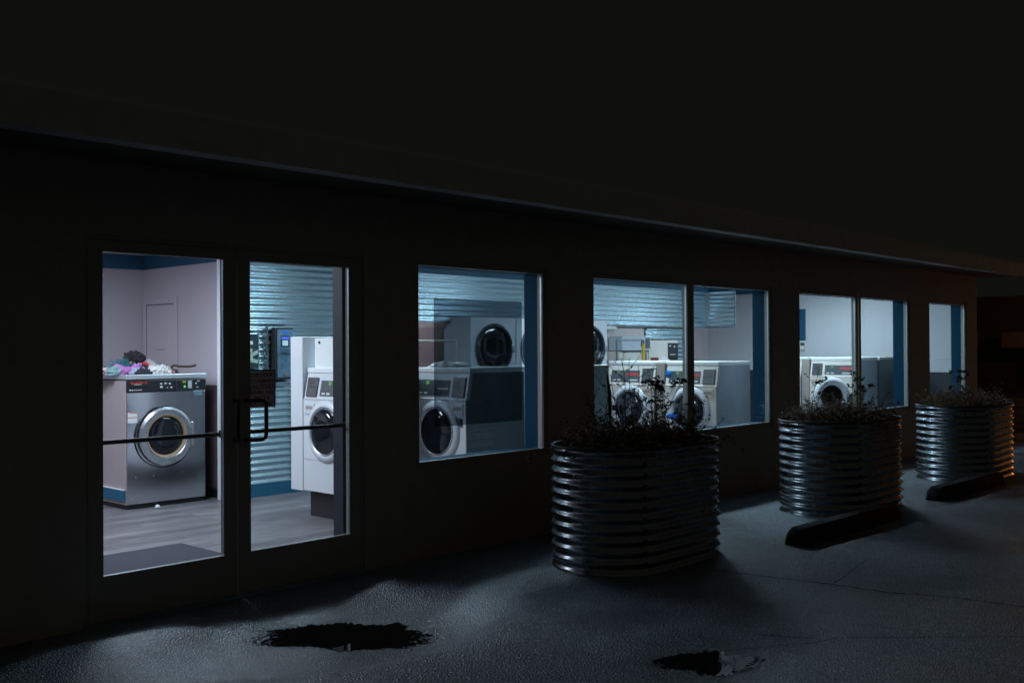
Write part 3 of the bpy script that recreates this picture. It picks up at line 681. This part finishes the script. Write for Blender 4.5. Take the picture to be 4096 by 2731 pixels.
# ---------------------------------------------------------------- stacked dryers (front y = 3.10)
def make_dryer(lab, W=.785):
    t = thing('stacked_dryer', lab, 'dryer', group='stacked dryers along the back')
    h = W/2
    MB().box(-h, .012, .0005, h, .46, 1.87).build('cabinet', M_white, t, bevel=.005)
    MB().box(-h+.002, 0, .06, h-.002, .0115, .965).build('lower_panel', M_white, t, bevel=.003)
    MB().box(-h+.002, 0, .97, h-.002, .0115, 1.868).build('upper_panel', M_white, t, bevel=.003)
    for cz in (.56, 1.49):
        r = MB().lathe([(.31, 0), (.308, -.03), (.295, -.045), (.27, -.045), (.262, -.02), (.262, 0)], (0, -.0004, cz), 72, cap=False).build('door_ring', mat('dark_chrome', (.16, .18, .2), .25, .9), t, SM)
        MB().lathe([(.265, -.008), (.24, -.02), (.1, -.024), (.02, -.025)], (0, -.0004, cz), 56).build('door_glass', M_dglass, r, SM)
        MB().box(.262, -.075, cz-.05, .30, -.04, cz+.05).build('door_handle', M_ring, r, bevel=.01)
    return t
dry = make_dryer('white stacked dryer with big dark door, leftmost by the recess')
dry.location = (8.895, 3.10, 0)
dr2 = copy_tree(dry); dr2.location = (9.69, 3.10, 0); dr2['label'] = 'second white stacked dryer, cut by the right jamb of the tinted window'
dr3 = copy_tree(dry); dr3.location = (10.75, 3.10, 0); dr3['label'] = 'stacked dryer whose dark door edge shows at the left of the first double window'
MB().box(10.09, 3.12, .0005, 10.35, 3.9, 1.87).build('filler_panel', M_white, BLD)

# wall washers at the back seen in the first double window
def wall_machine(lab, X, W, H, y=3.28):
    t = thing('wall_washer', lab, 'washing machine', (X, y, 0), 0, 'large washers against the back wall'); h = W/2
    MB().box(-h, .0, .0005, h, .2, H).build('cabinet', M_whiteb, t, bevel=.006)
    rg = MB().lathe([(.25, 0), (.245, -.025), (.2, -.035), (.19, -.01)], (0.0, -.0005, 1.09), 56, cap=False).build('door_ring', M_white, t, SM)
    MB().lathe([(.205, -.03), (.15, -.042), (.02, -.046)], (0, -.0005, 1.09), 48).build('door_glass', M_dglass, rg, SM)
    return t
wm1 = wall_machine('white wall washer with a pale control box on top, by the beige wall', 12.0, .70, 1.44)
cbx = MB().box(-.34, -.05, 1.45, .36, .19, 1.655).build('control_box', mat('pale_blue_box', (.5, .56, .62), .4, var=.05), wm1, bevel=.006)
MB().box(.22, -.053, 1.48, .33, -.0505, 1.63).build('keypad', M_coin, cbx); MB().box(.11, -.053, 1.50, .14, -.0505, 1.62).build('switches', M_black, cbx)
MB().box(.20, -.012, 1.30, .31, -.0005, 1.42).build('coin_box', M_coin, wm1, bevel=.003)
wm2 = wall_machine('white wall washer with a dark square display and small red label', 12.76, .76, 1.60)
pn = MB().box(.11, -.01, 1.30, .37, -.0005, 1.56).build('display', M_panel, wm2, bevel=.003)
MB().box(.14, -.012, 1.50, .17, -.0105, 1.53).box(.26, -.012, 1.49, .29, -.0105, 1.52).box(.15, -.012, 1.38, .30, -.0105, 1.39).build('print', M_prnt, pn)
MB().box(-.34, -.006, 1.29, -.14, -.0005, 1.345).build('red_label', mat('dark_red_label', (.16, .03, .035), .5), wm2)
MB().box(.25, -.01, 1.10, .36, -.0005, 1.24).build('coin_box', M_coin, wm2, bevel=.003)
tag(MB().tube([(10.9, 3.40, 1.775), (11.72, 3.40, 1.775)], .03, 16).build('white_pipe', M_lid, None, SM), 'short shiny white pipe beneath the corrugated bulkhead', 'pipe')

# ---------------------------------------------------------------- laundry carts
def cart(X, Y, rz, wd, zt, lab, mt, yellow=False):
    t = thing('laundry_cart', lab, 'laundry cart', (X, Y, 0), rz, 'wheeled laundry carts')
    hw = wd/2
    MB().tube(tube_rounded([(-hw, 0, .12), (-hw, 0, zt), (hw, 0, zt), (hw, 0, .12)], .03), .013, 10).build('hanging_rail', mt, t, SM)
    MB().tube([(-hw, -.22, .12), (hw, -.22, .12), (hw, .22, .12), (-hw, .22, .12)], .012, 8, True).tube([(-hw, -.22, .75), (hw, -.22, .75), (hw, .22, .75), (-hw, .22, .75)], .012, 8, True).build('frame', mt, t, SM)
    bk = MB()
    for k in range(13):
        u = -hw+wd*k/12; bk.tube([(u, -.22, .75), (u, -.22, .35), (u, .22, .35), (u, .22, .75)], .003, 5)
    for z in (.42, .52, .62, .7): bk.tube([(-hw, -.22, z), (hw, -.22, z), (hw, .22, z), (-hw, .22, z)], .003, 5, True)
    bk.build('basket', M_alu, t)
    for a in (-hw, hw):
        for b in (-.22, .22): MB().lathe([(.05, -.012), (.05, .012)], (a, b, .052), 16, 'y').build('wheel', M_black, t)
    if yellow: MB().tube([(hw, 0, 1.30), (hw, 0, 1.545)], .022, 12).build('yellow_tape', mat('yellow_plastic', (.7, .45, .04), .5), t)
    return t
cart(7.62, 2.9, R(0), .9, 1.585, 'black rail of a laundry cart standing in front of the recess', M_frame)
cart(11.35, 2.86, R(0), .62, 1.60, 'laundry cart with yellow tape on its upright behind the weeds', mat('purple_grey_pole', (.16, .16, .2), .4, .5), True)

# ---------------------------------------------------------------- change machine, poster, door sign, film, end wall sign
cm = thing('change_machine', 'steel change machine with blue screen on the corrugated wall', 'change machine', (6.09, 3.462, 1.19))
MB().box(-.115, -.06, 0, .115, -.0005, .535).build('cabinet', M_black, cm, bevel=.004)
fp = MB().box(-.085, -0.0680, .02, .112, -0.0605, .515).build('face_plate', mat('blue_steel_plate', (.10, .19, .27), .35, .2, var=.4, vscale=5), cm, bevel=.003)
MB().lathe([(.035, 0), (.03, -.004)], (.012, -0.0685, .485), 24, sq=(1, .42)).build('badge', mat('blue_badge', (.01, .15, .6), .4), fp)
MB().box(-.045, -0.0710, .335, .055, -0.0685, .45).build('bezel', M_black, fp)
MB().box(-.04, -0.0730, .415, .05, -0.0715, .437).build('screen', M_blueled, fp)
MB().box(-.028, -0.0730, .348, .04, -0.0715, .402).build('bill_slot', mat('bill_plate', (.6, .68, .72), .3), fp)
text('lettering', 'Change', .042, M_signt, fp, (.015, -0.0692, .27))
MB().lathe([(.04, 0), (.035, -.01)], (.015, -0.0685, .06), 24, sq=(1, .7)).build('coin_cup', mat('cup_grey', (.25, .24, .25), .4, .6), fp)
po = tag(MB().box(5.62, 3.455, 1.31, 5.815, 3.468, 1.655).build('poster', mat('poster_dark', (.014, .035, .04), .4), None), 'dark framed poster with green banknotes, left of the change machine', 'poster')
MB().box(5.812, 3.45, 1.30, 5.825, 3.47, 1.665).build('poster_edge', M_alu, po)
nt = mat('banknote_green', (.32, .42, .34), .6, var=.5, vscale=60)
for (a, z, rot) in ((5.70, 1.50, 20), (5.77, 1.46, -25), (5.72, 1.42, 50), (5.765, 1.385, 10), (5.69, 1.375, -30)):
    n_ = MB().box(-.045, -.001, -.02, .045, 0, .02).build('banknote', nt, po); n_.location = (a, 3.4535-(z-1.37)*.008, z); n_.rotation_euler = (0, R(rot), 0)
MB().box(5.64, 3.452, 1.60, 5.70, 3.4545, 1.625).box(5.64, 3.452, 1.555, 5.69, 3.4545, 1.565).box(5.715, 3.452, 1.55, 5.75, 3.4545, 1.585).build('print', M_prnt, po)
tag(MB().box(5.905, 3.44, 1.19, 5.925, 3.475, 1.73).build('conduit', M_galv, None), 'thin metal channel on the corrugated wall left of the change machine', 'conduit')

ds = tag(MB().box(3.5145, .0135, 1.138, 3.694, .0190, 1.362).build('door_sign', M_sign, None), 'brown notice with black capitals stuck to the right door', 'sign')
MB().box(3.5145, .013, 1.363, 3.706, .0192, 1.378).box(3.695, .013, 1.132, 3.706, .0192, 1.3629).build('sleeve_edge', M_clear, ds)
text('lettering', 'THIS DOOR\nTO REMAIN\nUNLOCKED\nWHEN THIS\nSPACE IS\nOCCUPIED', .0375, M_signt, ds, (3.604, .0125, 1.249), ext=.0004, sx=.82, spacing=.96, bold=.0012)
tag(MB().box(5.093, .0345, .92, 6.052, .0375, 1.872).build('window_sign', FILM, None), 'large see-through dark tinted panel on the third lit opening', 'window sign')

eb = thing('hanging_banner', 'teal panel hanging high on the bare white end wall', 'banner', (16.26, 2.85, 1.6))
MB().box(0, -.09, 0, .02, .35, .54).build('cloth', M_teal, eb, bevel=.003)
ns = thing('wall_notice', 'white notice with red frame beneath the teal panel', 'notice', (16.26, 2.85, 1.42))
MB().box(0, -.09, 0, .015, .3, .17).build('board', M_lid, ns)
MB().box(-.003, -.08, .012, -.0005, .02, .022).box(-.003, -.085, .012, -.0005, -.078, .12).build('red_line', M_red, ns)
MB().box(-.003, -.07, .09, -.0005, 0, .14).build('print_block', M_coin, ns)

# ---------------------------------------------------------------- planters
def stadium(b, s, n=28):
    P = []
    for k in range(n+1): a = -PI/2+PI*k/n; P.append((s+b*math.cos(a), b*math.sin(a)))
    for k in range(1, 6): P.append((s-2*s*k/6, b))
    for k in range(n+1): a = PI/2+PI*k/n; P.append((-s+b*math.cos(a), b*math.sin(a)))
    for k in range(1, 6): P.append((-s+2*s*k/6, -b))
    return P
def make_planter(lab, H=.83, b=.415, s=.31, pitch=.074):
    t = thing('corrugated_planter', lab, 'planter', group='corrugated planters along the front')
    vs = []; n = 11*12; base = stadium(b, s); N = len(base)
    for i in range(n+1):
        z = H*i/n; ph = 2*PI*(z/pitch); d = math.cos(ph)*.0105
        P = stadium(b+d, s); vs += [(x, y, z) for x, y in P]
    fs = [(i*N+k, i*N+(k+1) % N, (i+1)*N+(k+1) % N, (i+1)*N+k) for i in range(n) for k in range(N)]
    MB().add(vs, fs).build('shell', M_galv, t, True)
    MB().tube([(x, y, H+.006) for x, y in stadium(b+.004, s)], .011, 8, True).build('rim', mat('dark_rubber', (.03, .03, .032), .5), t, True)
    soil = stadium(b-.02, s); MB().add([(0, 0, H-.03)]+[(x, y, H-.05) for x, y in soil], [(0, i+1, (i+1) % N+1) for i in range(N)]).build('soil', M_soil, t, True)
    def ell(x, d=0): return math.sqrt(max(0, (b+d)**2-max(0, abs(x)-s)**2))
    for sx in (-1, 1):
        for sy in (-1, 1):
            xs = sx*.46; sv = []
            bo = MB()
            for k in range(11):
                z = pitch*k+.004
                if .02 < z < H-.02: bo.lathe([(.010, 0), (.009, -.007)], (xs, sy*(ell(xs, .0105)+(.007 if sy > 0 else 0)), z), 8, 'y')
            bo.build('bolt_row', M_black, t)
            for i in range(n+1):
                z = H*i/n; d = math.cos(2*PI*(z/pitch))*.0105+.0025; sv += [(xs-.014, sy*ell(xs-.014, d), z), (xs+.014, sy*ell(xs+.014, d), z)]
            MB().add(sv, [(2*i, 2*i+1, 2*i+3, 2*i+2) for i in range(n)]).build('seam_overlap', M_galv, t, True)
    return t
PL = [(6.05, -1.1), (9.19, -1.19), (12.34, -1.24)]
labs = ['corrugated metal planter nearest the doors, with the tallest weeds', 'corrugated metal planter in front of the second double window', 'corrugated metal planter before the last lit window']
p0 = make_planter(labs[0]); p0.location = (*PL[0], GND)
for (px, py), lb in zip(PL[1:], labs[1:]):
    c = copy_tree(p0); c.location = (px, py, GND); c['label'] = lb

# ---------------------------------------------------------------- plants
def weed(base, h, lean, seed, lab, umbel=True, nb=5, um=.07, thick=.0035):
    rnd = random.Random(seed); t = thing('dried_weed', lab, 'dead plant', base, 0, 'dried weeds in the planters')
    m = MB(); hd = MB(); lf = MB()
    def stem(p, d, L, r, lvl):
        pts = [p.copy()]; n = 7; q = p.copy(); dd = d.copy()
        for i in range(n):
            dd = (dd+Vector((rnd.uniform(-.14, .14), rnd.uniform(-.14, .14), .04))).normalized(); q = q+dd*(L/n); pts.append(q.copy())
        m.tube(pts, [r*(1-.55*i/n) for i in range(n+1)], 5)
        for i in range(1, n):
            if rnd.random() < .22:   # withered leaf
                u = Vector((rnd.uniform(-1, 1), rnd.uniform(-1, 1), rnd.uniform(-1, .2))).normalized(); s_ = rnd.uniform(.008, .022); v_ = u.orthogonal().normalized()*s_*.45
                a = pts[i]; m.add([a, a+u*s_+v_, a+u*s_*2, a+u*s_-v_], [(0, 1, 2, 3)])
        if lvl < 2:
            for k in range(nb if lvl == 0 else rnd.randint(1, 3)):
                i = rnd.randint(2, n-1); a = rnd.uniform(0, 2*PI); e = Vector((math.cos(a), math.sin(a), rnd.uniform(.5, 1.1))).normalized()
                stem(pts[i], e, L*rnd.uniform(.2, .45), r*.55, lvl+1)
        if umbel and (lvl < 2):
            top = pts[-1]
            for k in range(11 if lvl == 0 else 6):
                a = rnd.uniform(0, 2*PI); rr = um*(1 if lvl == 0 else .55)*math.sqrt(rnd.random()); e = top+Vector((math.cos(a)*rr, math.sin(a)*rr, um*rnd.uniform(.1, .75)))
                m.tube([top, e], [r*.35, r*.25], 4)
                for _ in range(4):
                    c = e+Vector((rnd.uniform(-1, 1), rnd.uniform(-1, 1), rnd.uniform(-.4, .6)))*.009; s_ = rnd.uniform(.005, .010)
                    hd.add([c+Vector(v)*s_ for v in ((1,0,0),(-1,0,0),(0,1,0),(0,-1,0),(0,0,1),(0,0,-1))], [(0,2,4),(2,1,4),(1,3,4),(3,0,4),(2,0,5),(1,2,5),(3,1,5),(0,3,5)])
    stem(Vector((0, 0, 0)), Vector((lean[0], lean[1], 1)).normalized(), h, thick, 0)
    m.build('stem', M_twig, t)
    if hd.v: hd.build('seed_head', M_seed, t)
    if lf.v: lf.build('leaf', M_leaf, t)
    return t
def tangle(cx, cy, zb, n, hmax, seed, lab):
    hmax *= 1.35; n = int(n*1.9); rnd = random.Random(seed); m = MB()
    for k in range(n):
        a = rnd.uniform(0, 2*PI); rr = math.sqrt(rnd.random()); x0 = cx+rnd.uniform(-.40, .40)+.30*rr*math.cos(a); y0 = cy+.33*rr*math.sin(a)
        p = Vector((x0, y0, zb)); d = Vector((rnd.uniform(-1, 1)*.8, rnd.uniform(-1, 1)*.8, rnd.uniform(.3, 1.2))).normalized(); L = hmax*rnd.uniform(.4, 1.25); pts = [p]
        for i in range(6):
            d = (d+Vector((rnd.uniform(-.3, .3), rnd.uniform(-.3, .3), -.16))).normalized(); p = p+d*L/6; pts.append(p)
        m.tube(pts, [.0026*(1-.1*i) for i in range(7)], 4)
        for q in pts[1:]:
            for _ in range(2):
                u = Vector((rnd.uniform(-1, 1), rnd.uniform(-1, 1), rnd.uniform(-1, 1))).normalized(); s_ = rnd.uniform(.008, .022); v_ = u.orthogonal().normalized()*s_*.4
                q2 = q+Vector((rnd.uniform(-1, 1), rnd.uniform(-1, 1), rnd.uniform(-1, 1)))*.012
                m.add([q2, q2+u*s_+v_, q2+u*s_*1.9, q2+u*s_-v_], [(0, 1, 2, 3)])
    o = m.build('withered_foliage', M_leaf, None, kind='stuff'); tag(o, lab, 'dead plants'); return o
ZB = .77
tangle(*PL[0], ZB, 620, .20, 1, 'low brown tangle of withered foliage filling the planter nearest the doors')
tangle(*PL[1], ZB, 560, .19, 2, 'low brown tangle of withered foliage filling the middle planter')
tangle(*PL[2], ZB, 420, .19, 3, 'low brown tangle of withered foliage filling the farthest planter')
W = [ (0, -.13, .0, .66, (.12, .0), 'tall bare stem reaching left across the washer with the red label', 0, .05),
      (0, .02, .05, .66, (.10, .05), 'tall weed crossing the leftmost white washer door', 0, .05),
      (0, .12, -.05, .50, (.25, -.1), 'seed headed weed in front of the beige filler', 1, .06),
      (0, .22, .0, .45, (.35, -.05), 'seed headed weed arching right towards the first mullion', 1, .06),
      (0, -.30, .1, .48, (.05, .0), 'twiggy weed against the blue grey washer side', 0, .04),
      (0, -.45, .0, .40, (-.05, .1), 'brown weed in front of the dark wall left of the double window', 0, .04),
      (0, -.58, -.1, .36, (-.15, 0), 'short brown weed at the left end of the nearest planter', 0, .04),
      (0, .50, -.02, .34, (.3, .1), 'arching weed low in front of the grey washer side', 0, .04),
      (0, .66, .05, .28, (.4, .0), 'short weed at the right end of the nearest planter', 0, .03),
      (0, .36, .0, .42, (.2, .1), 'thin weed leaning right just before the first mullion', 1, .045),
      (0, .05, -.12, .36, (-.2, .05), 'tangled twigs low before the leftmost white washer door', 0, .03),
      (0, .28, .12, .30, (.1, -.1), 'short branching weed below the blue cloth', 0, .03),
      (0, -.18, .15, .36, (-.3, .1), 'thin twig leaning left before the blue grey washer side', 0, .03),
      (0, .60, -.12, .36, (.45, .1), 'long thin stalk arching over the right end of the nearest planter', 0, .03),
      (0, -.22, -.1, .62, (.02, .05), 'thin bare stem crossing the blue grey washer side', 0, .02),
      (0, -.02, .15, .55, (.28, .0), 'thin bare stem leaning right over the leftmost white washer', 0, .02),
      (0, .34, .08, .52, (-.08, .1), 'thin upright stem beside the first mullion', 0, .02),
      (0, .48, .12, .30, (.5, .1), 'wispy stalks spraying right over the grey washer side', 0, .02),
      (0, -.35, -.15, .42, (-.25, 0), 'wispy brown stalk leaning left before the dark wall', 0, .02),
      (1, -.46, .05, .52, (-.03, 0), 'thin weed at the left end of the middle planter', 0, .03),
      (1, -.31, .0, .38, (.0, 0), 'flat topped seed head before the washer with the open door', 1, .05),
      (1, -.15, .1, .30, (.1, 0), 'small twiggy weed before the open washer door', 0, .03),
      (1, .28, .0, .40, (.1, 0), 'flat topped seed head right of the second mullion', 1, .05),
      (1, .40, .0, .32, (.3, 0), 'low seed headed weed before the grey side of the open washer', 1, .03),
      (1, .05, -.1, .26, (.2, 0), 'bent twig in the middle planter below the second mullion', 0, .03),
      (2, -.26, .0, .42, (.12, 0), 'seed headed weed against the last lit window', 1, .045),
      (2, -.10, .0, .33, (.2, 0), 'thin weed beside the jamb of the last window', 1, .04),
      (2, -.42, .0, .22, (-.1, 0), 'short twig at the left end of the farthest planter', 0, .03)]
for i, (k, dx, dy, h, ln, lb, um, us) in enumerate(W):
    weed((PL[k][0]+dx, PL[k][1]+dy, ZB), h, ln, 40+i, lb, bool(um), 5 if h > .3 else 3, us, .0042 if k == 0 else .0038)

# ---------------------------------------------------------------- wheel stops
def wheel_stop(x, y, rz, lab):
    m = MB(); L = 1.8; n = 8; vs = []; prof = [(-.1, 0), (-.085, .09), (-.05, .13), (.05, .13), (.085, .09), (.1, 0)]
    secs = [(0, .35), (.03, .75), (.08, 1), (L-.08, 1), (L-.03, .75), (L, .35)]
    for t, s in secs: vs += [(t, a*(.5+.5*s), b*s) for a, b in prof]
    k = len(prof); fs = [(i*k+j, i*k+j+1, (i+1)*k+j+1, (i+1)*k+j) for i in range(len(secs)-1) for j in range(k-1)]
    fs += [tuple(range(k)), tuple((len(secs)-1)*k+j for j in range(k))]
    o = m.add(vs, fs).build('wheel_stop', M_conc, None, SM); o.location = (*gp((x, y)), GND); o.rotation_euler = (0, 0, rz)
    return tag(o, lab, 'wheel stop', 'concrete wheel stops before the planters')
wheel_stop(7.33, -1.66, R(-1), 'dark wheel stop on the lit asphalt between the first two planters')
wheel_stop(10.38, -1.60, R(-1), 'dark wheel stop on the asphalt right of the middle planter')

# ---------------------------------------------------------------- building beyond the right end
nb = thing('far_building', 'dim brown building lit orange, beyond the right end of the laundromat', 'building', (0, 0, 0))
bw = mat('brown_boards', (.20, .17, .14), .8, bump=.3, bscale=5, var=.2)
MB().box(37.8, 2.0, -.09, 38.4, 20, 3.2).build('wall', mat('dark_boards', (.05, .05, .045), .85, var=.2), nb)
MB().box(37.2, 6.98, 1.40, 37.5, 7.32, 1.93).build('beam_end', bw, nb)
MB().box(37.2, 2.2, 1.40, 37.5, 6.10, 1.93).build('beam', bw, nb)
for yy in (7.1, 5.0, 3.3): MB().box(37.3, yy, -.09, 37.45, yy+.15, 1.399).build('post', bw, nb)
